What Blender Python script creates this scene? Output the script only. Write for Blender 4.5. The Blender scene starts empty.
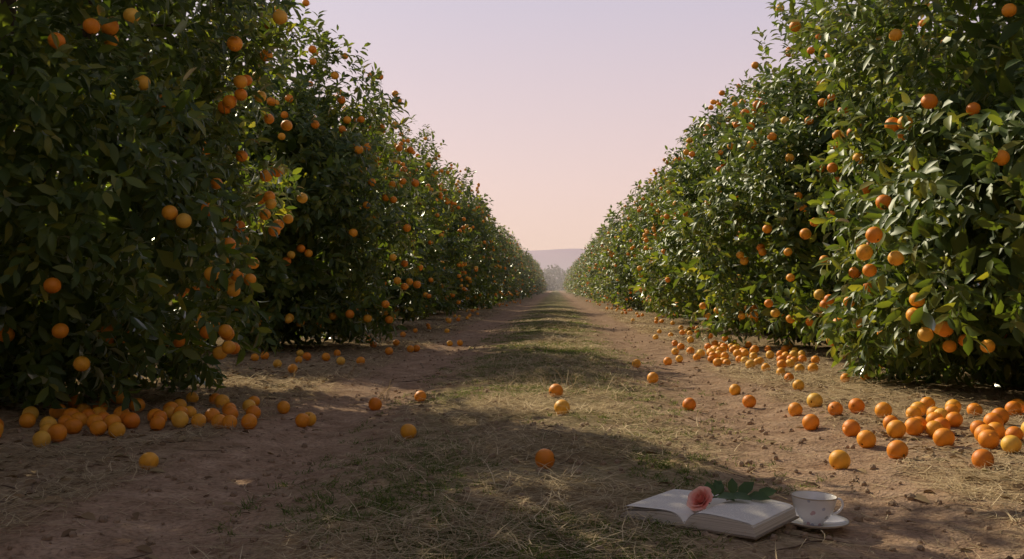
import bpy, bmesh, math
import numpy as np
from mathutils import Vector, Matrix
rng = np.random.default_rng(7)
scene = bpy.context.scene
COL = scene.collection

# ------------------------------------------------------------------ helpers
_tab = np.random.default_rng(3).random((256, 256))
def vnoise(x, y):
    xi = np.floor(x).astype(int); yi = np.floor(y).astype(int)
    fx = x - xi; fy = y - yi
    fx = fx*fx*(3-2*fx); fy = fy*fy*(3-2*fy)
    a = _tab[xi % 256, yi % 256]; b = _tab[(xi+1) % 256, yi % 256]
    c = _tab[xi % 256, (yi+1) % 256]; d = _tab[(xi+1) % 256, (yi+1) % 256]
    return (a*(1-fx)+b*fx)*(1-fy)+(c*(1-fx)+d*fx)*fy
def ground_h(x, y):
    x = np.asarray(x, float); y = np.asarray(y, float)
    fade = 1/(1+(np.maximum(np.hypot(x, y)-14, 0)/12)**2)
    z = 0.05*(vnoise(x*.55+9, y*.4+4)-.5)
    z = z + 0.022*(vnoise(x*2.1+31, y*1.9+7)-.5)*fade
    z = z + 0.018*(vnoise(x*6.3+5, y*5.7+17)-.5)*fade
    z = z + 0.014*(vnoise(x*17+50, y*17+70)-.5)*fade
    w = 0.12*(vnoise(y*.5, y*0+3)-.5)
    z = z - 0.036*np.exp(-((x-w+0.98)/.28)**2) - 0.034*np.exp(-((x-w-0.80)/.26)**2)
    z = z + 0.022*np.exp(-((x-w+.05)/.4)**2)
    return z
def norm(v):
    return v/np.maximum(np.linalg.norm(v, axis=-1, keepdims=True), 1e-9)

def build_mesh(name, parts, mats, smooth=True):
    vs = []; loops = []; starts = []; midx = []; off = 0; ls = 0
    for v, f, m in parts:
        vs.append(v); k = f.shape[1]
        loops.append((f+off).ravel())
        starts.append(ls+np.arange(len(f))*k)
        ls += f.size; off += len(v)
        midx.append(np.full(len(f), m) if np.isscalar(m) else m)
    V = np.concatenate(vs).astype(np.float32); L = np.concatenate(loops).astype(np.int32)
    S = np.concatenate(starts).astype(np.int32); M = np.concatenate(midx).astype(np.int32)
    me = bpy.data.meshes.new(name)
    me.vertices.add(len(V)); me.vertices.foreach_set('co', V.ravel())
    me.loops.add(len(L)); me.loops.foreach_set('vertex_index', L)
    me.polygons.add(len(S)); me.polygons.foreach_set('loop_start', S)
    me.polygons.foreach_set('material_index', M)
    me.update(calc_edges=True)
    me.polygons.foreach_set('use_smooth', np.full(len(S), smooth))
    for m in mats: me.materials.append(m)
    me.update()
    return me
def add_obj(name, me, loc=(0, 0, 0), rz=0, sc=(1, 1, 1), parent=None):
    o = bpy.data.objects.new(name, me)
    o.location = loc; o.rotation_euler = (0, 0, rz); o.scale = sc
    COL.objects.link(o)
    if parent: o.parent = parent
    return o
def instance(tv, tf, O, X, Y, Z, sx, sy=None, sz=None):
    sy = sx if sy is None else sy; sz = sx if sz is None else sz
    N = len(O); k = len(tv)
    v = (O[:, None, :] + X[:, None, :]*(tv[None, :, 0:1]*sx[:, None, None])
         + Y[:, None, :]*(tv[None, :, 1:2]*sy[:, None, None])
         + Z[:, None, :]*(tv[None, :, 2:3]*sz[:, None, None]))
    f = (tf[None]+(np.arange(N)*k)[:, None, None]).reshape(-1, tf.shape[1])
    return v.reshape(-1, 3), f
def rand_unit(n, r=rng):
    return norm(r.normal(size=(n, 3)))
def frames(d, up):
    z = norm(up-(up*d).sum(-1, keepdims=True)*d)
    y = np.cross(z, d)
    return d, y, z

# ------------------------------------------------------------------ materials
def new_mat(name):
    m = bpy.data.materials.new(name); m.use_nodes = True
    nt = m.node_tree; nt.nodes.clear()
    return m, nt
def N(nt, typ, **kw):
    n = nt.nodes.new(typ)
    for k, v in kw.items():
        if k in n.inputs: n.inputs[k].default_value = v
        else: setattr(n, k, v)
    return n
def ramp(nt, stops, fac=None):
    r = nt.nodes.new('ShaderNodeValToRGB')
    el = r.color_ramp.elements
    el[0].position, el[0].color = stops[0][0], (*stops[0][1], 1)
    el[1].position, el[1].color = stops[-1][0], (*stops[-1][1], 1)
    for p, c in stops[1:-1]:
        e = el.new(p); e.color = (*c, 1)
    if fac is not None: nt.links.new(fac, r.inputs[0])
    return r
def out(nt, sh):
    o = nt.nodes.new('ShaderNodeOutputMaterial'); nt.links.new(sh, o.inputs[0])

def leaf_mat(name, stops, rough=.42, trans=.35, tcol=(1.4, 1.5, .5), gloss=.0):
    """diffuse + translucent (+ a thin waxy gloss)"""
    m, nt = new_mat(name); L = nt.links.new
    g = N(nt, 'ShaderNodeNewGeometry')
    r = ramp(nt, stops, g.outputs['Random Per Island'])
    p = N(nt, 'ShaderNodeBsdfDiffuse'); L(r.outputs[0], p.inputs['Color'])
    mul = N(nt, 'ShaderNodeMix', data_type='RGBA', blend_type='MULTIPLY')
    mul.inputs[0].default_value = 1
    L(r.outputs[0], mul.inputs[6]); mul.inputs[7].default_value = (*tcol, 1)
    t = N(nt, 'ShaderNodeBsdfTranslucent'); L(mul.outputs[2], t.inputs[0])
    mx = N(nt, 'ShaderNodeMixShader'); mx.inputs[0].default_value = trans
    L(p.outputs[0], mx.inputs[1]); L(t.outputs[0], mx.inputs[2])
    sh = mx.outputs[0]
    if gloss:
        gl = N(nt, 'ShaderNodeBsdfGlossy', Roughness=rough); gl.inputs['Color'].default_value = (.9, .92, .85, 1)
        fr = N(nt, 'ShaderNodeFresnel', IOR=1.4)
        ml = N(nt, 'ShaderNodeMath', operation='MULTIPLY'); L(fr.outputs[0], ml.inputs[0]); ml.inputs[1].default_value = gloss
        m2 = N(nt, 'ShaderNodeMixShader'); L(ml.outputs[0], m2.inputs[0]); L(sh, m2.inputs[1]); L(gl.outputs[0], m2.inputs[2]); sh = m2.outputs[0]
    out(nt, sh)
    return m
M_leaf = leaf_mat('citrus_leaf', [(0, (.050, .090, .028)), (.5, (.088, .138, .038)), (.85, (.14, .19, .048)), (1, (.24, .25, .060))], rough=.45, trans=.45, tcol=(2.3, 2.0, .5), gloss=.65)
M_straw = leaf_mat('dry_straw', [(0, (.28, .20, .11)), (.5, (.54, .42, .24)), (1, (.80, .66, .42))], trans=.15, tcol=(1, .95, .8))
M_weed = leaf_mat('green_weed', [(0, (.08, .12, .03)), (.6, (.14, .19, .055)), (1, (.28, .28, .10))], trans=.35, tcol=(1.2, 1.3, .6))
M_litter = leaf_mat('dead_leaf', [(0, (.17, .11, .065)), (.5, (.29, .20, .11)), (.85, (.42, .31, .17)), (1, (.14, .15, .06))], trans=.1, tcol=(1, .9, .7))

def orange_mat():
    m, nt = new_mat('orange_peel'); L = nt.links.new
    g = N(nt, 'ShaderNodeNewGeometry')
    oi = N(nt, 'ShaderNodeObjectInfo')
    ad = N(nt, 'ShaderNodeMath', operation='ADD'); L(g.outputs['Random Per Island'], ad.inputs[0]); L(oi.outputs['Random'], ad.inputs[1])
    fr = N(nt, 'ShaderNodeMath', operation='FRACT'); L(ad.outputs[0], fr.inputs[0])
    r = ramp(nt, [(0, (.80, .24, .012)), (.5, (.90, .34, .02)), (.85, (.90, .43, .035)), (1, (.84, .50, .07))], fr.outputs[0])
    n = N(nt, 'ShaderNodeTexNoise', Scale=26.0, Detail=3.0); L(g.outputs['Position'], n.inputs['Vector'])
    r2 = ramp(nt, [(.35, (.72, .66, .55)), (.6, (1, 1, 1))], n.outputs[0])
    mu = N(nt, 'ShaderNodeMix', data_type='RGBA', blend_type='MULTIPLY'); mu.inputs[0].default_value = .6
    L(r.outputs[0], mu.inputs[6]); L(r2.outputs[0], mu.inputs[7])
    n2 = N(nt, 'ShaderNodeTexNoise', Scale=700.0, Detail=1.0); L(g.outputs['Position'], n2.inputs['Vector'])
    b = N(nt, 'ShaderNodeBump', Strength=.25, Distance=.002); L(n2.outputs[0], b.inputs['Height'])
    p = N(nt, 'ShaderNodeBsdfPrincipled', Roughness=.5)
    p.inputs['Specular IOR Level'].default_value = .4
    L(mu.outputs[2], p.inputs['Base Color']); L(b.outputs[0], p.inputs['Normal']); out(nt, p.outputs[0])
    return m
M_orange = orange_mat()

def simple(name, c1, c2, scale, rough=.8, bump=.3, bscale=None, dist=.01, spec=.3):
    m, nt = new_mat(name); L = nt.links.new
    g = N(nt, 'ShaderNodeNewGeometry')
    n = N(nt, 'ShaderNodeTexNoise', Scale=scale, Detail=5.0); L(g.outputs['Position'], n.inputs['Vector'])
    r = ramp(nt, [(.3, c1), (.7, c2)], n.outputs[0])
    p = N(nt, 'ShaderNodeBsdfPrincipled', Roughness=rough)
    p.inputs['Specular IOR Level'].default_value = spec
    L(r.outputs[0], p.inputs['Base Color'])
    if bump:
        n2 = N(nt, 'ShaderNodeTexNoise', Scale=bscale or scale*3, Detail=4.0); L(g.outputs['Position'], n2.inputs['Vector'])
        b = N(nt, 'ShaderNodeBump', Strength=bump, Distance=dist); L(n2.outputs[0], b.inputs['Height'])
        L(b.outputs[0], p.inputs['Normal'])
    out(nt, p.outputs[0])
    return m
M_bark = simple('bark', (.06, .045, .035), (.16, .12, .09), 14, .9, .8)
M_clod = simple('dirt_clod', (.24, .165, .105), (.42, .30, .19), 30, .95, .6)
M_twig = simple('twig_bark', (.10, .065, .04), (.22, .15, .10), 40, .9, .3)
M_stem = simple('calyx_green', (.08, .10, .03), (.12, .12, .05), 60, .7, 0)

def ground_mat():
    m, nt = new_mat('orchard_soil'); L = nt.links.new
    g = N(nt, 'ShaderNodeNewGeometry')
    sep = N(nt, 'ShaderNodeSeparateXYZ'); L(g.outputs['Position'], sep.inputs[0])
    def noise(s, d=5.0, rough=.55):
        n = N(nt, 'ShaderNodeTexNoise', Scale=s, Detail=d, Roughness=rough); L(g.outputs['Position'], n.inputs['Vector']); return n
    def math_(op, a, b=None, clamp=False):
        n = N(nt, 'ShaderNodeMath', operation=op); n.use_clamp = clamp
        for i, q in enumerate((a, b)):
            if q is None: continue
            if isinstance(q, (int, float)): n.inputs[i].default_value = q
            else: L(q, n.inputs[i])
        return n.outputs[0]
    nA, nB, nC = noise(1.3, 3), noise(9, 5), noise(70, 4)
    dirt = ramp(nt, [(.25, (.33, .215, .135)), (.5, (.48, .325, .21)), (.75, (.63, .45, .305))], nB.outputs[0])
    dirt2 = ramp(nt, [(.3, (.50, .48, .45)), (.55, (1, 1, 1)), (.8, (1.0, .97, .9))], nC.outputs[0])
    dm = N(nt, 'ShaderNodeMix', data_type='RGBA', blend_type='MULTIPLY'); dm.inputs[0].default_value = .8
    L(dirt.outputs[0], dm.inputs[6]); L(dirt2.outputs[0], dm.inputs[7])
    nF = noise(45, 6, .75)
    lit = ramp(nt, [(.32, (.15, .105, .06)), (.5, (.33, .25, .14)), (.68, (.58, .46, .27))], nF.outputs[0])
    wob = math_('MULTIPLY', math_('SUBTRACT', nA.outputs[0], .5), .9)
    wob2 = math_('MULTIPLY', math_('SUBTRACT', nB.outputs[0], .5), .5)
    xs = math_('ADD', math_('ADD', sep.outputs[0], wob), wob2)
    ax = math_('ABSOLUTE', math_('ADD', xs, .08))
    mr1 = N(nt, 'ShaderNodeMapRange'); mr1.inputs['From Min'].default_value = .75; mr1.inputs['From Max'].default_value = .4; L(ax, mr1.inputs[0])
    mr2 = N(nt, 'ShaderNodeMapRange'); mr2.inputs['From Min'].default_value = 1.15; mr2.inputs['From Max'].default_value = 1.6; L(ax, mr2.inputs[0])
    mask = math_('MAXIMUM', mr1.outputs[0], mr2.outputs[0])
    maskn = math_('MULTIPLY', mask, .72)
    mx = N(nt, 'ShaderNodeMix', data_type='RGBA'); L(maskn, mx.inputs[0]); L(dm.outputs[2], mx.inputs[6]); L(lit.outputs[0], mx.inputs[7])
    nG = noise(2.2, 5, .6)
    gm = N(nt, 'ShaderNodeMapRange'); gm.inputs['From Min'].default_value = .42; gm.inputs['From Max'].default_value = .56; L(nG.outputs[0], gm.inputs[0])
    far = N(nt, 'ShaderNodeMapRange'); far.inputs['From Min'].default_value = 3; far.inputs['From Max'].default_value = 14; far.inputs['To Min'].default_value = .3; far.inputs['To Max'].default_value = .85; L(sep.outputs[1], far.inputs[0])
    gg = math_('MULTIPLY', math_('MULTIPLY', mr1.outputs[0], gm.outputs[0]), far.outputs[0])
    mg = N(nt, 'ShaderNodeMix', data_type='RGBA'); L(gg, mg.inputs[0]); L(mx.outputs[2], mg.inputs[6]); mg.inputs[7].default_value = (.22, .23, .085, 1)
    p = N(nt, 'ShaderNodeBsdfDiffuse', Roughness=.6)
    L(mg.outputs[2], p.inputs['Color'])
    b1 = N(nt, 'ShaderNodeBump', Strength=.7, Distance=.02); L(nC.outputs[0], b1.inputs['Height'])
    b3 = N(nt, 'ShaderNodeBump', Strength=.5, Distance=.05); L(nB.outputs[0], b3.inputs['Height']); L(b1.outputs[0], b3.inputs['Normal'])
    L(b3.outputs[0], p.inputs['Normal']); out(nt, p.outputs[0])
    return m

# ------------------------------------------------------------------ ground
def graded(lo, hi, f0, f1, step):
    a = list(np.arange(f0, f1, step)); s = step; x = a[-1]
    while x < hi: s *= 1.13; x += s; a.append(x)
    s = step; x = f0; b = []
    while x > lo: s *= 1.13; x -= s; b.append(x)
    return np.array(b[::-1]+a)
xs = graded(-2500, 2500, -3.2, 3.2, .03); ys = graded(-300, 4000, 1.6, 9, .03)
GX, GY = np.meshgrid(xs, ys)
GZ = ground_h(GX, GY)
nx, ny = len(xs), len(ys)
idx = np.arange(nx*ny).reshape(ny, nx)
F = np.stack([idx[:-1, :-1], idx[:-1, 1:], idx[1:, 1:], idx[1:, :-1]], -1).reshape(-1, 4)
add_obj('ground', build_mesh('ground', [(np.stack([GX, GY, GZ], -1).reshape(-1, 3), F, 0)], [ground_mat()]))

# ------------------------------------------------------------------ templates
LEAF_V = np.array([[0, 0, 0], [.3, .17, .05], [.3, 0, .0], [.3, -.17, .05], [.66, .17, .01], [.66, 0, -.045], [.66, -.17, .01], [1, 0, -.16]])
LEAF_F = np.array([[0, 2, 1], [0, 3, 2], [1, 2, 5], [1, 5, 4], [2, 3, 6], [2, 6, 5], [4, 5, 7], [5, 6, 7]])
KITE_V = np.array([[0, 0, 0], [.45, .24, .06], [1, 0, -.1], [.45, -.24, .06]])
KITE_F = np.array([[0, 2, 1], [0, 3, 2]])
def sphere_tmpl(nu, nv, dimple=True):
    v = []; f = []
    for j in range(nv+1):
        th = math.pi*j/nv
        for i in range(nu):
            ph = 2*math.pi*i/nu
            r = 1.0
            if dimple and j == 0: r = .90
            z = math.cos(th)*r*.95
            if dimple and j == nv: z = -.92
            v.append([math.sin(th)*math.cos(ph), math.sin(th)*math.sin(ph), z])
    for j in range(nv):
        for i in range(nu):
            a = j*nu+i; b = j*nu+(i+1) % nu
            f.append([a, b+nu, b]); f.append([a, a+nu, b+nu])
    return np.array(v), np.array(f)
SPH_HI = sphere_tmpl(24, 16); SPH_LO = sphere_tmpl(9, 6)
SPH_MID = sphere_tmpl(16, 10)

def tube(pts, radii, nseg=8):
    pts = np.array(pts, float); V = []; Fq = []
    for i, p in enumerate(pts):
        d = pts[min(i+1, len(pts)-1)]-pts[max(i-1, 0)]; d /= np.linalg.norm(d)
        a = np.cross(d, [0.31, .95, .1]); a /= np.linalg.norm(a); b = np.cross(d, a)
        for k in range(nseg):
            t = 2*math.pi*k/nseg
            V.append(p+radii[i]*(math.cos(t)*a+math.sin(t)*b))
    for i in range(len(pts)-1):
        for k in range(nseg):
            k2 = (k+1) % nseg
            Fq.append([i*nseg+k, i*nseg+k2, (i+1)*nseg+k2, (i+1)*nseg+k])
    return np.array(V), np.array(Fq)

# ------------------------------------------------------------------ orange tree
def make_tree(name, seed, a=1.42, h=3.35, shoots=4200, per=11, leaf=.088, hi=True, fruits=130, nup=2.0, fr=.038, inner=4000, low=.2, czf=.40):
    r = np.random.default_rng(seed)
    cz = czf*h; bu = h-cz; bl = cz-.05
    ph = r.random((8, 4))*6.28; fq = r.normal(size=(8, 3))*3.2
    def lump(d):
        s = 0
        for i in range(8): s = s+np.sin(d@fq[i]+ph[i, 0])
        return 1+.055*s
    def R(d):
        up = d[:, 2] > 0
        n = np.where(up, nup, 2.8); b = np.where(up, bu, bl)
        q = (np.abs(d[:, 0]/a)**n+np.abs(d[:, 1]/a)**n+np.abs(d[:, 2]/b)**n)**(-1/n)
        return q*lump(d)
    def crown(n, t):
        d = rand_unit(n, r); d[:, 2] *= 1.15; d = norm(d)
        p = d*(R(d)*t)[:, None]; p[:, 2] += cz
        return d, p
    n = shoots
    t = 1.05-np.abs(r.normal(size=n))*.17+.10*(r.random(n) < .05)
    d, p = crown(n, t)
    fld = (np.sin(p[:, 0]*5.1+seed)+np.sin(p[:, 1]*5.7+2*seed)+np.sin(p[:, 2]*6.1+3*seed)+np.sin((p[:, 0]+p[:, 1]-p[:, 2])*7.3))/4
    keep = (fld > -.20) | (t < .84)
    lowv = low+.12*np.sin(np.arctan2(d[:, 1], d[:, 0])*5+seed)
    p[:, 2] = np.where(p[:, 2] < lowv, lowv+r.random(n)*.3, p[:, 2])
    d, p, fld = d[keep], p[keep], fld[keep]; n = len(p)
    ax = norm(d*1.0+np.array([0, 0, .25])+r.normal(size=(n, 3))*.45)
    droop = np.where((p[:, 2] < 1.0), 1, 0)[:, None]*np.array([[0, 0, -.7]])
    ax = norm(ax+droop*r.random((n, 1)))
    sl = .13+.16*r.random(n)
    k = np.tile(np.arange(per), n); si = np.repeat(np.arange(n), per)
    s = (k+.6)/per
    A = ax[si]
    O = p[si]+A*(sl[si]*(s-.3))[:, None]
    ref = norm(np.cross(A, np.array([.3, .2, .93])))
    ref2 = np.cross(A, ref)
    ang = k*2.4+r.random(n)[si]*6.28+r.normal(size=len(k))*.35
    rad = ref*np.cos(ang)[:, None]+ref2*np.sin(ang)[:, None]
    ld = norm(A*(.25+.75*s)[:, None]+rad*.85+np.array([0, 0, -.28])+r.normal(size=O.shape)*.15)
    up = norm(d[si]*.6+np.array([0, 0, .55])+A*.4+r.normal(size=O.shape)*.38)
    X, Y, Z = frames(ld, up)
    sz = leaf*(.65+.6*r.random(len(O)))
    LV, LF = (LEAF_V, LEAF_F) if hi else (KITE_V, KITE_F)
    lv, lf = instance(LV, LF, O, X, Y, Z, sz, sz*(.9+.3*r.random(len(O))), sz*(.6+1.2*r.random(len(O))))
    lv[:, 2] = np.maximum(lv[:, 2], .04)
    parts = [(lv, lf, 0)]
    d2, p2 = crown(inner, .45+.42*r.random(inner)); p2[:, 2] = np.maximum(p2[:, 2], .3)
    ld = norm(rand_unit(inner, r)+np.array([0, 0, -.4])); X, Y, Z = frames(ld, norm(d2+rand_unit(inner, r)*.4))
    v2, f2 = instance(KITE_V, KITE_F, p2, X, Y, Z, np.full(inner, leaf*1.9))
    parts.append((v2, f2, 0))
    nf = fruits
    tt = 1.07+.07*r.random(nf)-.08*(r.random(nf) < .25)
    d3, p3 = crown(nf, tt)
    m = r.random(nf) < .2; src = r.integers(0, nf, nf)
    p3 = np.where(m[:, None], p3[src]+norm(r.normal(size=(nf, 3)))*fr*2.05, p3)
    p3[:, 2] = np.maximum(p3[:, 2]-.05, .25+.15*r.random(nf))
    sv, sf = SPH_MID if hi else SPH_LO
    zz = norm(np.array([0, 0, 1.0])+r.normal(size=(nf, 3))*.3); X = norm(np.cross(zz, rand_unit(nf, r))); Y = np.cross(zz, X)
    rs = fr*(.84+.24*r.random(nf))
    v3, f3 = instance(sv, sf, p3, X, Y, zz, rs)
    parts.append((v3, f3, 1))
    tr = [(0, 0, -.1), (.02, .01, .15), (.0, .03, .45), (.03, .0, .7)]
    tv, tf = tube(tr, [.15, .115, .10, .09], 10); parts.append((tv, tf, 2))
    for i in range(9):
        an = i*2.4+seed; ln = a*(.45+.3*r.random()); hh = .9+(h-1.6)*r.random()
        st = np.array([.01, .02, .35+.3*r.random()]); en = np.array([math.cos(an)*ln, math.sin(an)*ln, hh])
        md = (st+en)/2+np.array([0, 0, .12])+r.normal(size=3)*.08
        q1 = st*.55+md*.45+r.normal(size=3)*.04
        q3 = md*.45+en*.55+r.normal(size=3)*.05
        tv, tf = tube([st, q1, md, q3, en], [.06, .045, .034, .022, .01], 7); parts.append((tv, tf, 2))
        for j in range(3):
            s0 = q3 if j % 2 else md
            e0 = s0+norm((rand_unit(1, r)+norm(np.array([[math.cos(an), math.sin(an), .3]]))))[0]*(.3+.25*r.random())
            tv, tf = tube([s0, (s0+e0)/2+r.normal(size=3)*.03, e0], [.018, .012, .005], 5); parts.append((tv, tf, 2))
    return build_mesh(name, parts, [M_leaf, M_orange, M_bark])

HERO_L = make_tree('orange_tree_mesh_a', 11, a=1.38, h=4.6, shoots=4500, per=10, fruits=400, nup=2.0, low=.14, czf=.31, fr=.036)  # unseen upper crown made taller so its shadow reaches the book
HERO_R = make_tree('orange_tree_mesh_b', 23, a=1.36, h=3.2, shoots=4200, per=10, fruits=290, leaf=.098, nup=2.0, low=.14, fr=.037, czf=.36)
MIDS = [make_tree('orange_tree_mesh_m%d' % i, 40+i, shoots=2800, per=9, leaf=.103, hi=(i == 0), fruits=250, a=1.30+.05*i, h=3.4, nup=1.8) for i in range(2)]
FARS = [make_tree('orange_tree_mesh_f%d' % i, 60+i, shoots=1500, per=6, leaf=.155, hi=False, fruits=190, a=1.42, h=3.2+.15*i, inner=1300, nup=1.8) for i in range(2)]

def put_tree(me, x, y, rz, s=1.0, sz=1.0):
    return add_obj('orange_tree', me, (x, y, float(ground_h(x, y))-.01), rz, (s, s, s*sz))
put_tree(HERO_L, -2.93, 5.05, .4)
put_tree(HERO_R, 3.0, 5.6, 1.1)
put_tree(MIDS[0], -2.95, 9.7, 2.2, 1.02, 1.0)
put_tree(MIDS[0], 2.9, 9.4, .3, 1.02, .98)
put_tree(HERO_R, -3.2, 1.5, 4.0, .93, 1.15)
put_tree(HERO_L, 3.1, 1.8, 2.0, .85, .8)
put_tree(MIDS[1], -3.1, -1.9, 4.0, .95)
put_tree(MIDS[1], 3.0, -1.5, 1.0, .95)
for side, x0, ystart in ((-1, -3.05, 13.9), (1, 2.9, 13.2)):
    y = ystart; i = 0
    while y < 140:
        me = (MIDS[(i+1) % 2] if y < 24 else FARS[i % 2])
        put_tree(me, x0+rng.normal()*.07, y+rng.normal()*.1, rng.random()*6.28, .95+.1*rng.random(), .90+.15*rng.random())
        y += 3.9; i += 1
for x0 in (-8.9, 8.7):
    y = 1.0; i = 0
    while y < 45:
        put_tree(FARS[i % 2], x0+rng.normal()*.08, y, rng.random()*6.28, .96+.1*rng.random(), .86+.08*rng.random())
        y += 3.9; i += 1

# ------------------------------------------------------------------ fallen oranges
RO = .034
ov, of = SPH_HI
stem_v, stem_f = tube([(0, 0, .93*RO*.95), (0, 0, .975*RO)], [.005, .0035], 6)
om = build_mesh('orange_mesh', [(ov*RO, of, 0), (stem_v, stem_f, 1)], [M_orange, M_stem])
singles = [(-.034, 3.05), (-.565, 3.80), (-.704, 5.15), (0, 4.93), (.026, 4.27), (-.90, 4.93), (.638, 4.81), (.946, 4.93), (.996, 5.60),
           (.586, 6.07), (1.086, 4.58), (1.047, 4.15), (1.227, 4.44), (1.222, 4.77), (.935, 3.335), (-1.086, 4.34), (-1.345, 3.24),
           (1.36, 5.66), (1.69, 7.0), (.61, 7.6), (.88, 7.9), (1.35, 3.22), (1.155, 3.43), (1.125, 3.67)]
for x, y in singles:
    o = add_obj('orange', om, (x, y, float(ground_h(x, y))+RO*.88))
    o.rotation_euler = tuple(rng.random(3)*6.28); s = .93+.17*rng.random(); o.scale = (s, s, s)

def pile(name, specs, tmpl):
    """each fruit rests on the ground or on those below"""
    P = []
    for (cx, cy, sx, sy, n) in specs:
        for _ in range(n):
            best = None
            for _try in range(6):
                x = cx+rng.normal()*sx; y = cy+rng.normal()*sy
                r_ = RO*(.9+.2*rng.random()); z = float(ground_h(x, y))+r_*.9
                for (qx, qy, qz, qr) in P:
                    dd = (x-qx)**2+(y-qy)**2; rr = (r_+qr)*.99
                    if dd < rr*rr: z = max(z, qz+math.sqrt(rr*rr-dd))
                if best is None or z < best[2]: best = (x, y, z, r_)
                if z < float(ground_h(x, y))+r_: break
            if best[2] < .13: P.append(best)
    P = np.array(P); n = len(P)
    zz = rand_unit(n); X = norm(np.cross(zz, rand_unit(n))); Y = np.cross(zz, X)
    v, f = instance(tmpl[0], tmpl[1], P[:, :3], X, Y, zz, P[:, 3])
    add_obj(name, build_mesh(name, [(v, f, 0)], [M_orange]))
pile('fallen_orange_pile', [(-1.9, 4.15, .26, .14, 19), (-2.2, 4.5, .35, .3, 20), (-1.45, 4.15, .14, .12, 6), (-2.1, 3.8, .2, .1, 7), (-1.75, 4.7, .2, .2, 8)], SPH_HI)
pile('fallen_orange_pile', [(1.55, 4.1, .18, .26, 18), (1.62, 3.75, .12, .16, 12), (1.85, 4.4, .15, .25, 7)], SPH_HI)
sp = [(1.5, 8.2, .25, .6, 38), (1.7, 8.8, .3, .6, 24), (1.5, 6.6, .25, .4, 4), (1.45, 10.8, .22, .8, 10), (-1.75, 7.6, .3, .5, 9), (-1.7, 10.2, .3, 1.2, 10)]
for y in np.arange(13, 45, 3.65):
    sp += [(1.65, y, .22, .7, 6), (-1.8, y, .22, .7, 5)]
pile('fallen_oranges', sp, SPH_MID)

# ------------------------------------------------------------------ ground cover
def scatter_y(n, y0, y1):
    return y0*(y1/y0)**rng.random(n)
def blades(n, x, y, L, W, lift, lean_flat, curl, seg=3):
    z = ground_h(x, y)
    az = rng.random(n)*6.28
    d0 = np.stack([np.cos(az), np.sin(az), np.zeros(n)], -1)
    side = np.stack([-np.sin(az), np.cos(az), np.zeros(n)], -1)
    pts = []
    cur = rng.normal(size=n)*curl
    for i in range(seg+1):
        t = i/seg
        el = lean_flat
        horiz = L*t*np.cos(el)+0; vert = L*t*np.sin(el)*(1-.35*t)
        P = np.stack([x, y, z+lift], -1)+d0*horiz[:, None]+side*(cur*L*t*t)[:, None]
        P[:, 2] += vert
        w = W*(1-.8*t if seg > 1 else 1)*.5
        pts.append(P-side*w[:, None]); pts.append(P+side*w[:, None])
    V = np.stack(pts, 1)
    gz = ground_h(V[:, :, 0], V[:, :, 1])+.001
    V[:, :, 2] = np.maximum(V[:, :, 2], gz)
    k = 2*(seg+1)
    tf = np.array([[2*i, 2*i+1, 2*i+3, 2*i+2] for i in range(seg)])
    f = (tf[None]+(np.arange(n)*k)[:, None, None]).reshape(-1, 4)
    return V.reshape(-1, 3), f
def band_x(n, y):
    u = rng.random(n)
    c = np.clip(rng.normal(size=n)*.3-.08, -.75, .7)
    l = -1.3-np.abs(rng.normal(size=n))*.7
    r_ = 1.1+np.abs(rng.normal(size=n))*.6
    return np.where(u < .45, c, np.where(u < .72, l, r_))
def patchy(x, y, s, thr, k=0):
    return vnoise(x*s+k, y*s+k*2) > thr+rng.normal(size=len(x))*.12
n = 130000
y = scatter_y(n, 1.7, 26); x = band_x(n, y)
ok = patchy(x, y, 2.3, .40); x, y = x[ok], y[ok]; n = len(x)
far = np.clip(y/6, .8, 3)
parts = [(*blades(n, x, y, .04+.15*rng.random(n)**1.5, (.002+.0024*rng.random(n))*far, .001+.020*rng.random(n)**2, np.abs(rng.normal(size=n))*.14, .25), 0)]
n = 7000; y = scatter_y(n, 1.7, 14); x = rng.random(n)*4-2
parts.append((*blades(n, x, y, .03+.1*rng.random(n), (.0015+.0015*rng.random(n)), .001+.003*rng.random(n), np.abs(rng.normal(size=n))*.03, .2), 0))
add_obj('dry_grass', build_mesh('dry_grass', parts, [M_straw], False))
st = []
for cx, cy, m in ((-.04, 5.6, 14), (.1, 5.3, 10), (-.98, 5.5, 9), (-1.5, 6.6, 10), (-.3, 5.9, 8), (.35, 6.8, 10), (-.35, 7.6, 20), (.0, 9.2, 30)):
    x = cx+rng.normal(size=m)*.12; y = cy+rng.normal(size=m)*.12
    st.append((*blades(m, x, y, .06+.14*rng.random(m), np.full(m, .005), np.zeros(m), .7+.6*rng.random(m), .2), 0))
for cx, cy in ((.06, 5.35), (-.95, 5.45), (-.08, 5.6)):
    x = cx+rng.normal(size=5)*.02; y = cy+rng.normal(size=5)*.02
    st.append((*blades(5, x, y, .12+.1*rng.random(5), np.full(5, .007), np.zeros(5), .8+.6*rng.random(5), .5), 0))
add_obj('dry_stalks', build_mesh('dry_stalks', st, [M_straw], False))
n = 7000
y = scatter_y(n, 1.9, 24); x = np.clip(rng.normal(size=n)*.34-.08, -.85, .85)
ok = patchy(x, y, 1.9, .46, 13); x, y = x[ok], y[ok]
m = len(x); rep = 14
X_ = np.repeat(x, rep)+rng.normal(size=m*rep)*.014*np.clip(np.repeat(y, rep)/5, 1, 3); Y_ = np.repeat(y, rep)+rng.normal(size=m*rep)*.014*np.clip(np.repeat(y, rep)/5, 1, 3)
k = m*rep; fr_ = np.clip(Y_/6, .9, 2.4)
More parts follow.
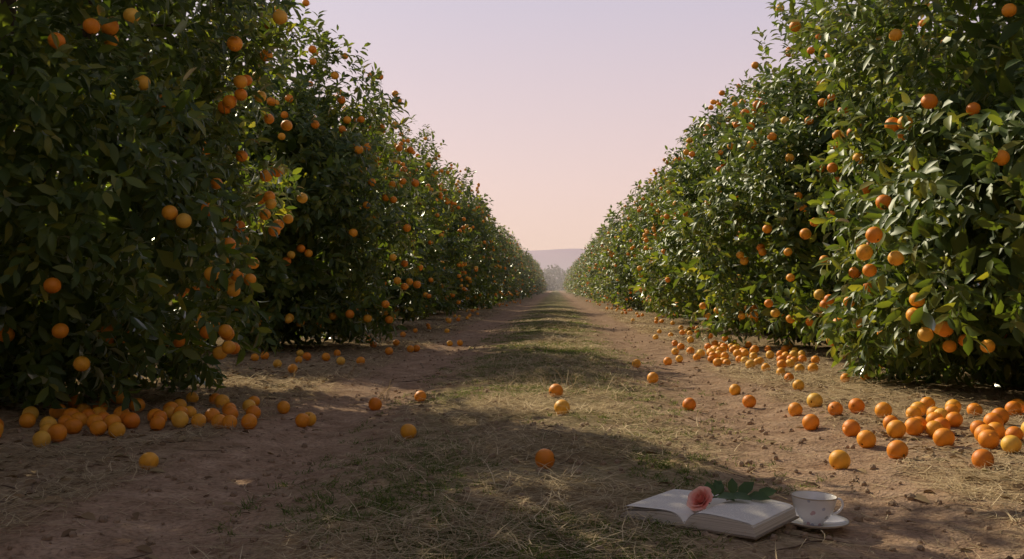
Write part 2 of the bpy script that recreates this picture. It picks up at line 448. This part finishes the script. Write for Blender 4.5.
add_obj('green_weeds', build_mesh('green_weeds', [(*blades(k, X_, Y_, .012+.035*rng.random(k)**1.5, (.0024+.002*rng.random(k))*fr_, np.zeros(k), .25+.9*rng.random(k), .3), 0)], [M_weed], False))
n = 5000
y = scatter_y(n, 1.8, 24); u = rng.random(n)
x = np.where(u < .08, rng.random(n)*3-1.5, np.where(u < .55, -1.4-np.abs(rng.normal(size=n))*.9, 1.2+np.abs(rng.normal(size=n))*.8))
O = np.stack([x, y, ground_h(x, y)+.004+.006*rng.random(n)], -1)
az = rng.random(n)*6.28
ld = norm(np.stack([np.cos(az), np.sin(az), rng.normal(size=n)*.12], -1))
Xf, Yf, Zf = frames(ld, norm(np.array([0, 0, 1.0])+rng.normal(size=(n, 3))*.3))
sz = .03+.035*rng.random(n)
v, f = instance(LEAF_V, LEAF_F, O, Xf, Yf, Zf, sz, sz, sz*1.2)
add_obj('leaf_litter', build_mesh('leaf_litter', [(v, f, 0)], [M_litter]))
n = 10000
cv, cf = sphere_tmpl(6, 4, False)
y = scatter_y(n, 1.7, 16); x = rng.random(n)*5-2.5
sz = .0015+.006*rng.random(n)**4*2.2
O = np.stack([x, y, ground_h(x, y)+sz*.3], -1)
zz = rand_unit(n); Xf = norm(np.cross(zz, rand_unit(n))); Yf = np.cross(zz, Xf)
v, f = instance(cv, cf, O, Xf, Yf, zz, sz, sz*(.6+.6*rng.random(n)), sz*(.5+.5*rng.random(n)))
add_obj('dirt_clods', build_mesh('dirt_clods', [(v, f, 0)], [M_clod], False))
tw = []
for i in range(110):
    x = rng.normal()*1.3; y = float(scatter_y(1, 1.9, 8)[0]); an = rng.random()*6.28; Lg = .06+.2*rng.random()**2
    pts = []
    for j in range(5):
        t = j/4; px = x+math.cos(an)*Lg*t+rng.normal()*.004; py = y+math.sin(an)*Lg*t+rng.normal()*.004
        pts.append((px, py, float(ground_h(px, py))+.003+.004*rng.random()))
    rr = .001+.0018*rng.random()
    tv, tf = tube(pts, [rr, rr*.9, rr*.8, rr*.7, rr*.4], 5); tw.append((tv, tf, 0))
add_obj('fallen_twigs', build_mesh('fallen_twigs', tw, [M_twig]))

# ------------------------------------------------------------------ book
def paper_edge():
    m, nt = new_mat('page_edges'); L = nt.links.new
    tc = N(nt, 'ShaderNodeTexCoord'); mp = N(nt, 'ShaderNodeMapping'); mp.inputs['Scale'].default_value = (3, 3, 1400)
    L(tc.outputs['Object'], mp.inputs[0])
    n = N(nt, 'ShaderNodeTexNoise', Scale=1.0, Detail=2.0); L(mp.outputs[0], n.inputs['Vector'])
    r = ramp(nt, [(.35, (.42, .36, .28)), (.65, (.76, .70, .60))], n.outputs[0])
    p = N(nt, 'ShaderNodeBsdfPrincipled', Roughness=.85)
    L(r.outputs[0], p.inputs['Base Color']); out(nt, p.outputs[0]); return m
def text_page_mat():
    m, nt = new_mat('printed_page'); L = nt.links.new
    tc = N(nt, 'ShaderNodeTexCoord'); sp_ = N(nt, 'ShaderNodeSeparateXYZ'); L(tc.outputs['Object'], sp_.inputs[0])
    def mt(op, a, b):
        q = N(nt, 'ShaderNodeMath', operation=op)
        for i, w in enumerate((a, b)):
            if isinstance(w, (int, float)): q.inputs[i].default_value = w
            else: L(w, q.inputs[i])
        return q.outputs[0]
    row = mt('LESS_THAN', mt('FRACT', mt('MULTIPLY', sp_.outputs[1], 125.0), 0), .35)
    mp = N(nt, 'ShaderNodeMapping'); mp.inputs['Scale'].default_value = (260, 125, 1); L(tc.outputs['Object'], mp.inputs[0])
    n = N(nt, 'ShaderNodeTexNoise', Scale=1.0, Detail=1.0); L(mp.outputs[0], n.inputs['Vector'])
    word = mt('GREATER_THAN', n.outputs[0], .44)
    ax = mt('ABSOLUTE', sp_.outputs[0], 0)
    inx = mt('MULTIPLY', mt('GREATER_THAN', ax, .03), mt('LESS_THAN', ax, .152))
    iny = mt('LESS_THAN', mt('ABSOLUTE', sp_.outputs[1], 0), .105)
    k = mt('MULTIPLY', mt('MULTIPLY', row, word), mt('MULTIPLY', mt('MULTIPLY', inx, iny), .4))
    mx = N(nt, 'ShaderNodeMix', data_type='RGBA'); L(k, mx.inputs[0]); mx.inputs[6].default_value = (.84, .78, .68, 1); mx.inputs[7].default_value = (.16, .14, .13, 1)
    p = N(nt, 'ShaderNodeBsdfPrincipled', Roughness=.75); p.inputs['Specular IOR Level'].default_value = .2
    L(mx.outputs[2], p.inputs['Base Color']); out(nt, p.outputs[0]); return m
M_edge, M_text = paper_edge(), text_page_mat()
M_cover = simple('book_cloth', (.22, .17, .12), (.30, .24, .17), 90, .8, .2)
gz0 = max(float(ground_h(.375+dx, 2.42+dy)) for dx in np.linspace(-.15, .15, 7) for dy in np.linspace(-.12, .12, 7))-.002
book = bpy.data.objects.new('open_book', None); COL.objects.link(book)
book.location = (.365, 2.42, gz0); book.rotation_euler = (0, 0, math.radians(-34))
HB = .125
def prof(x, w, hm, he):
    t = x/w
    rise = 1-math.exp(-t*11)
    return .008+(hm-.008)*rise*max(1-t, 0)**.6+(he-.008)*t*rise if t < 1 else he
def block(sign, w, hm, he, name):
    xsb = np.concatenate([np.linspace(0, .03, 8), np.linspace(.036, w, 16)])
    V = []; Ft = []; Fe = []
    n_ = len(xsb)
    for yv in (-HB, HB):
        for xv in xsb: V.append([sign*xv, yv, prof(xv, w, hm, he)])
        for xv in xsb: V.append([sign*(xv+(.004 if xv == xsb[-1] else 0)), yv, .004])
    s = 2*n_
    for i in range(n_-1):
        Ft.append([i, i+1, s+i+1, s+i]); Fe.append([i, n_+i, n_+i+1, i+1]); Fe.append([s+i, s+i+1, s+n_+i+1, s+n_+i])
    Fe.append([n_-1, 2*n_-1, s+2*n_-1, s+n_-1])
    me = bpy.data.meshes.new(name); me.from_pydata(V, [], Ft+Fe)
    me.materials.append(M_text); me.materials.append(M_edge)
    for i, p_ in enumerate(me.polygons):
        p_.material_index = 0 if i < len(Ft) else 1
    bm = bmesh.new(); bm.from_mesh(me); bmesh.ops.recalc_face_normals(bm, faces=bm.faces); bm.to_mesh(me); bm.free()
    add_obj(name, me, parent=book)
block(-1, .165, .034, .012, 'left_page_block')
block(1, .168, .040, .024, 'right_page_block')
def box(name, x0, x1, y0, y1, z0, z1, mat, parent, bev=.001):
    bm = bmesh.new(); bmesh.ops.create_cube(bm, size=1)
    for v in bm.verts: v.co = ((x0+x1)/2+v.co.x*(x1-x0), (y0+y1)/2+v.co.y*(y1-y0), (z0+z1)/2+v.co.z*(z1-z0))
    bmesh.ops.bevel(bm, geom=bm.edges[:], offset=bev, segments=2, affect='EDGES')
    me = bpy.data.meshes.new(name); bm.to_mesh(me); bm.free(); me.materials.append(mat)
    return add_obj(name, me, parent=parent)
box('left_cover', -.176, -.012, -.131, .131, 0, .0038, M_cover, book)
box('right_cover', .012, .178, -.131, .131, 0, .0038, M_cover, book)
box('spine', -.0118, .0118, -.131, .131, -.001, .0034, M_cover, book)
def sheet(name, sign, w, hm, he, lift, end):
    V = []; Fs = []; n_ = 20
    for yv in (-HB+.001, HB-.002):
        for i in range(n_):
            t = i/(n_-1); xv = w*t*end
            V.append([sign*xv, yv, prof(w*t*.999, w, hm, he)+.0008+lift*t**1.6+.001*math.sin(t*6)])
    for i in range(n_-1): Fs.append([i, i+1, n_+i+1, n_+i])
    me = bpy.data.meshes.new(name); me.from_pydata(V, [], Fs); me.materials.append(M_text)
    for p_ in me.polygons: p_.use_smooth = True
    add_obj(name, me, parent=book)
sheet('loose_page_1', -1, .165, .034, .012, .006, .99)
sheet('loose_page_2', -1, .165, .035, .014, .013, .975)
sheet('loose_page_3', 1, .168, .040, .024, .003, .99)

# ------------------------------------------------------------------ rose on the book
def petal_mat():
    m, nt = new_mat('rose_petal'); L = nt.links.new
    g = N(nt, 'ShaderNodeNewGeometry')
    r = ramp(nt, [(0, (.84, .25, .19)), (.5, (.90, .38, .29)), (1, (.94, .54, .42))], g.outputs['Random Per Island'])
    p = N(nt, 'ShaderNodeBsdfPrincipled', Roughness=.6); p.inputs['Subsurface Weight'].default_value = .15
    p.inputs['Subsurface Radius'].default_value = (.01, .004, .003)
    L(r.outputs[0], p.inputs['Base Color']); out(nt, p.outputs[0]); return m
M_petal = petal_mat()
M_rleaf = leaf_mat('rose_leaf', [(0, (.05, .09, .03)), (1, (.085, .14, .045))], .45, .25, gloss=.8)
rose = bpy.data.objects.new('rose', None); COL.objects.link(rose)
rose.location = (.350, 2.40, gz0+.036); rose.rotation_euler = (0, 0, math.radians(-2))
pv = []
for layer, (cnt, rad, hgt, opn) in enumerate([(3, .006, .026, .0), (3, .010, .027, .1), (4, .015, .027, .25), (5, .020, .026, .5), (6, .024, .023, .85)]):
    for i in range(cnt):
        a0 = 2*math.pi*i/cnt+layer*.7; span = 2*math.pi/cnt*.75
        nu, nv = 9, 7; V = []
        for a_ in range(nu):
            ta = (a_/(nu-1)-.5)*2
            for b_ in range(nv):
                tb = b_/(nv-1)
                ww = math.sin(min(1, tb*1.25+.18)*math.pi*.5)
                an = a0+ta*span*ww
                rr = .004+(rad-.004)*math.sin(tb*1.5)+opn*.012*tb**4+.0012*math.sin(ta*5+i)
                zz_ = hgt*tb*(1-.22*ta*ta*tb)-opn*.007*tb**5
                V.append([rr*math.cos(an), rr*math.sin(an), zz_])
        Fp = [[a_*nv+b_, (a_+1)*nv+b_, (a_+1)*nv+b_+1, a_*nv+b_+1] for a_ in range(nu-1) for b_ in range(nv-1)]
        pv.append((np.array(V), np.array(Fp), 0))
bloom = add_obj('bloom', build_mesh('bloom', pv, [M_petal]), parent=rose)
bloom.rotation_euler = (math.radians(50), 0, math.radians(-45)); bloom.location = (0, 0, .006); bloom.scale = (1.0, 1.0, 1.0)
sp_pts = [(.005, .01, .010), (.03, .030, .012), (.07, .042, .012), (.11, .050, .009), (.155, .055, .008)]
tv, tf = tube(sp_pts, [.0028, .0024, .0022, .002, .0018], 8)
lp = [(tv, tf, 0)]
LO = []; LD = []; LU = []; LS = []
def rl(o, d, s, u=(0, 0, 1)):
    LO.append(o); LD.append(d); LS.append(s); LU.append(u)
rl((.03, .030, .014), (.4, .5, .75), .050, (-.2, -.9, .6)); rl((.035, .032, .014), (.9, -.75, .18), .056, (0, -.5, 1))
rl((.065, .04, .014), (.9, -.65, .10), .062, (.1, -.5, 1))
rl((.09, .047, .012), (.8, .2, .75), .054, (-.3, -.9, .6)); rl((.11, .05, .011), (1, -.5, .12), .060, (0, -.6, 1))
rl((.05, .036, .014), (-.3, .4, .85), .044, (.1, -.9, .5)); rl((.135, .053, .010), (.9, .2, .35), .055, (0, -.7, 1)); rl((.02, .02, .014), (-.1, .5, .85), .042, (0, -.9, .5))
rl((.05, .036, .014), (.5, -.9, .08), .048, (0, -.4, 1)); rl((.075, .042, .014), (.1, .4, .8), .046, (.2, -.95, .4))
LO, LD, LU, LS = map(lambda q: np.array(q, float), (LO, LD, LU, LS))
Xf, Yf, Zf = frames(norm(LD), norm(LU))
v, f = instance(LEAF_V, LEAF_F, LO, Xf, Yf, Zf, LS, LS*1.55, LS)
lp.append((v, f, 0))
add_obj('stem_and_leaves', build_mesh('stem_and_leaves', lp, [M_rleaf]), parent=rose)
sep_p = []
for i in range(5):
    a0 = i*1.257
    dd = np.array([[math.cos(a0), math.sin(a0), .1]]); Xf, Yf, Zf = frames(norm(dd), np.array([[0, 0, 1.0]]))
    v, f = instance(LEAF_V, LEAF_F, np.array([[0, 0, -.001]]), Xf, Yf, Zf, np.array([.022])); sep_p.append((v, f, 0))
add_obj('sepals', build_mesh('sepals', sep_p, [M_rleaf]), parent=bloom)

# ------------------------------------------------------------------ cup and saucer
def china_mat():
    m, nt = new_mat('white_china'); L = nt.links.new
    tc = N(nt, 'ShaderNodeTexCoord')
    vz = N(nt, 'ShaderNodeTexVoronoi', Scale=42.0); L(tc.outputs['Object'], vz.inputs['Vector'])
    lt = N(nt, 'ShaderNodeMath', operation='LESS_THAN'); L(vz.outputs['Distance'], lt.inputs[0]); lt.inputs[1].default_value = .24
    r = ramp(nt, [(.3, (.50, .22, .24)), (.5, (.25, .32, .22)), (.7, (.35, .38, .5))], vz.outputs['Color'])
    k = N(nt, 'ShaderNodeMath', operation='MULTIPLY'); L(lt.outputs[0], k.inputs[0]); k.inputs[1].default_value = .7
    mx = N(nt, 'ShaderNodeMix', data_type='RGBA'); L(k.outputs[0], mx.inputs[0]); mx.inputs[6].default_value = (.84, .82, .79, 1); L(r.outputs[0], mx.inputs[7])
    p = N(nt, 'ShaderNodeBsdfPrincipled', Roughness=.18); p.inputs['Coat Weight'].default_value = .4
    L(mx.outputs[2], p.inputs['Base Color']); out(nt, p.outputs[0]); return m
M_china = china_mat()
def plain(name, c, rough):
    m, nt = new_mat(name); p = N(nt, 'ShaderNodeBsdfPrincipled', Roughness=rough); p.inputs['Base Color'].default_value = (*c, 1); out(nt, p.outputs[0]); return m
M_white = plain('plain_china', (.84, .82, .79), .2); M_rim = plain('rim_band', (.42, .33, .22), .3); M_tea = plain('tea', (.12, .045, .015), .05)
def lathe(name, prof_, mat, parent, nseg=48, z=0):
    V = []; Fq = []
    for (r_, h_) in prof_:
        for i in range(nseg):
            a_ = 2*math.pi*i/nseg; V.append([r_*math.cos(a_), r_*math.sin(a_), h_])
    for j in range(len(prof_)-1):
        for i in range(nseg):
            i2 = (i+1) % nseg; Fq.append([j*nseg+i, j*nseg+i2, (j+1)*nseg+i2, (j+1)*nseg+i])
    me = build_mesh(name, [(np.array(V), np.array(Fq), 0)], [mat])
    return add_obj(name, me, (0, 0, z), parent=parent)
cup = bpy.data.objects.new('teacup_and_saucer', None); COL.objects.link(cup)
cgz = max(float(ground_h(.64+dx, 2.51+dy)) for dx in np.linspace(-.06, .06, 5) for dy in np.linspace(-.06, .06, 5))+.001
cup.location = (.633, 2.49, cgz); cup.rotation_euler = (math.radians(1), math.radians(1.5), math.radians(10)); cup.scale = (.93, .93, .93)
lathe('saucer', [(.0005, .003), (.030, .003), (.034, 0), (.038, .001), (.060, .006), (.080, .013), (.091, .018), (.0925, .0195), (.091, .0205), (.078, .0165), (.058, .010), (.036, .0075), (.032, .0065), (.0005, .0065)], M_white, cup, 64)
lathe('saucer_rim', [(.0905, .0212), (.0932, .0200), (.0927, .0185)], M_rim, cup, 64)
lathe('cup_body', [(.0005, .010), (.022, .010), (.025, .007), (.0265, .008), (.026, .013), (.034, .020), (.044, .032), (.051, .047), (.055, .062), (.0585, .078), (.0592, .0805), (.0580, .0812), (.0562, .079),
                   (.0525, .062), (.048, .047), (.041, .034), (.030, .023), (.018, .018), (.0005, .017)], M_china, cup, 64)
lathe('cup_rim', [(.0598, .0795), (.0600, .0814), (.0583, .0822), (.0566, .0812)], M_rim, cup, 64)
lathe('tea', [(.0005, .060), (.0515, .060)], M_tea, cup, 48)
hp = [(.0535, 0, .066), (.064, 0, .072), (.075, 0, .070), (.081, 0, .060), (.079, 0, .048), (.069, 0, .037), (.058, 0, .032), (.045, 0, .033)]
hp2 = []
for i in range(len(hp)-1):
    for t in (0, .33, .66):
        p0 = np.array(hp[max(i-1, 0)]); p1 = np.array(hp[i]); p2 = np.array(hp[i+1]); p3 = np.array(hp[min(i+2, len(hp)-1)])
        hp2.append(.5*((2*p1)+(-p0+p2)*t+(2*p0-5*p1+4*p2-p3)*t*t+(-p0+3*p1-3*p2+p3)*t**3))
hp2.append(np.array(hp[-1]))
def tube_y(pts, radii, ns):
    V = []; Fq = []; n_ = len(pts)
    for i, p_ in enumerate(pts):
        d_ = pts[min(i+1, n_-1)]-pts[max(i-1, 0)]; d_ = d_/np.linalg.norm(d_); a_ = np.array([0, 1.0, 0]); b_ = np.cross(d_, a_)
        for k_ in range(ns):
            t = 2*math.pi*k_/ns; V.append(p_+radii*(1.3*math.cos(t)*a_+math.sin(t)*b_))
    for i in range(n_-1):
        for k_ in range(ns):
            k2 = (k_+1) % ns; Fq.append([i*ns+k_, i*ns+k2, (i+1)*ns+k2, (i+1)*ns+k_])
    return np.array(V), np.array(Fq)
hv, hf = tube_y(hp2, .0032, 10)
add_obj('cup_handle', build_mesh('cup_handle', [(hv, hf, 0)], [M_white]), parent=cup)

# ------------------------------------------------------------------ distance
M_hill = simple('hazy_hill', (.42, .34, .41), (.46, .37, .43), .01, 1, 0, spec=0)  # lavender aerial haze is painted into the ridge's base colour
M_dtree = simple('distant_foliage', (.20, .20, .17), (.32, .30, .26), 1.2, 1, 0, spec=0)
nh = 200; hx = np.linspace(-1600, 1600, nh)
V = []
rows = [(1500, 0), (1650, .55), (1850, 1.0), (2300, .9)]
for yy, k_ in rows:
    for xx in hx:
        hgt = 58+12*math.sin(xx*.0031+1.2)+4*math.sin(xx*.012+2)+2*math.sin(xx*.033)
        V.append([xx, yy, max(hgt, 12)*k_-2*(k_ == 0)])
Fh = [[j*nh+i, j*nh+i+1, (j+1)*nh+i+1, (j+1)*nh+i] for j in range(len(rows)-1) for i in range(nh-1)]
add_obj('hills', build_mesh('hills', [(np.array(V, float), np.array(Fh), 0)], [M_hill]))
n = 22000
cxs = rng.normal(size=90)*55; cys = 230+rng.random(90)*60; crs = 1.6+2.2*rng.random(90)
ci = rng.integers(0, 90, n); dd = rand_unit(n)
P = np.stack([cxs[ci], cys[ci], crs[ci]*.8], -1)+dd*(crs[ci]*(.7+.35*rng.random(n)))[:, None]
P[:, 2] = np.maximum(P[:, 2], .1)
ld = rand_unit(n); Xf, Yf, Zf = frames(ld, norm(dd+rand_unit(n)*.5))
v, f = instance(KITE_V*[1, 1.6, 1], KITE_F, P, Xf, Yf, Zf, np.full(n, .9))
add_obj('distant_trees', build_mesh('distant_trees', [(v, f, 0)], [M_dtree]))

# thin haze volume added over the far orchard rows to soften the distance
hm, nt = new_mat('haze_volume')
vs_ = N(nt, 'ShaderNodeVolumeScatter', Density=.0016, Anisotropy=.3); vs_.inputs['Color'].default_value = (1, .93, .90, 1)
o_ = nt.nodes.new('ShaderNodeOutputMaterial'); nt.links.new(vs_.outputs[0], o_.inputs['Volume'])
bm = bmesh.new(); bmesh.ops.create_cube(bm, size=1)
for v_ in bm.verts: v_.co = (v_.co.x*160, 170+v_.co.y*300, 3.9+v_.co.z*8.4)
me = bpy.data.meshes.new('haze'); bm.to_mesh(me); bm.free(); me.materials.append(hm); add_obj('haze', me)

# ------------------------------------------------------------------ light
AZ = math.radians(43); EL = math.radians(35.5)
s = Vector((-math.sin(AZ)*math.cos(EL), math.cos(AZ)*math.cos(EL), math.sin(EL)))
sl = bpy.data.lights.new('sun', 'SUN'); sl.energy = 5.0; sl.angle = math.radians(.5); sl.color = (1, .87, .66)
so = bpy.data.objects.new('sun', sl); so.rotation_euler = s.to_track_quat('Z', 'Y').to_euler(); so.location = (-20, 20, 20); COL.objects.link(so)

w = bpy.data.worlds.new('World'); scene.world = w; w.use_nodes = True
nt = w.node_tree; nt.nodes.clear(); L = nt.links.new
sky = N(nt, 'ShaderNodeTexSky', sky_type='NISHITA'); sky.sun_disc = False
sky.sun_elevation = EL; sky.sun_rotation = -AZ; sky.air_density = 1.0; sky.dust_density = 3.0; sky.ozone_density = 1.5
scl = N(nt, 'ShaderNodeMix', data_type='RGBA', blend_type='MULTIPLY'); scl.inputs[0].default_value = 1
L(sky.outputs[0], scl.inputs[6]); scl.inputs[7].default_value = (.085, .085, .085, 1)
tc = N(nt, 'ShaderNodeTexCoord'); sp_ = N(nt, 'ShaderNodeSeparateXYZ'); L(tc.outputs['Generated'], sp_.inputs[0])
gr = ramp(nt, [(0, (.96, .66, .53)), (.10, (.90, .65, .60)), (.28, (.67, .58, .67)), (.45, (.30, .275, .34)), (1, (.16, .17, .24))], sp_.outputs[2])
mx = N(nt, 'ShaderNodeMix', data_type='RGBA'); mx.inputs[0].default_value = .82
L(scl.outputs[2], mx.inputs[6]); L(gr.outputs[0], mx.inputs[7])
bg = N(nt, 'ShaderNodeBackground', Strength=1.04); L(mx.outputs[2], bg.inputs[0])
wo = N(nt, 'ShaderNodeOutputWorld'); L(bg.outputs[0], wo.inputs[0])

# ------------------------------------------------------------------ camera
cd = bpy.data.cameras.new('camera'); cd.lens = 35; cd.sensor_width = 36; cd.clip_start = .05; cd.clip_end = 6000
co = bpy.data.objects.new('camera', cd); COL.objects.link(co); scene.camera = co
co.location = (0, 0, .58)
co.rotation_euler = (math.radians(90+.5), 0, math.radians(2.53))
scene.view_settings.view_transform = 'Standard'; scene.view_settings.look = 'None'; scene.view_settings.exposure = 0
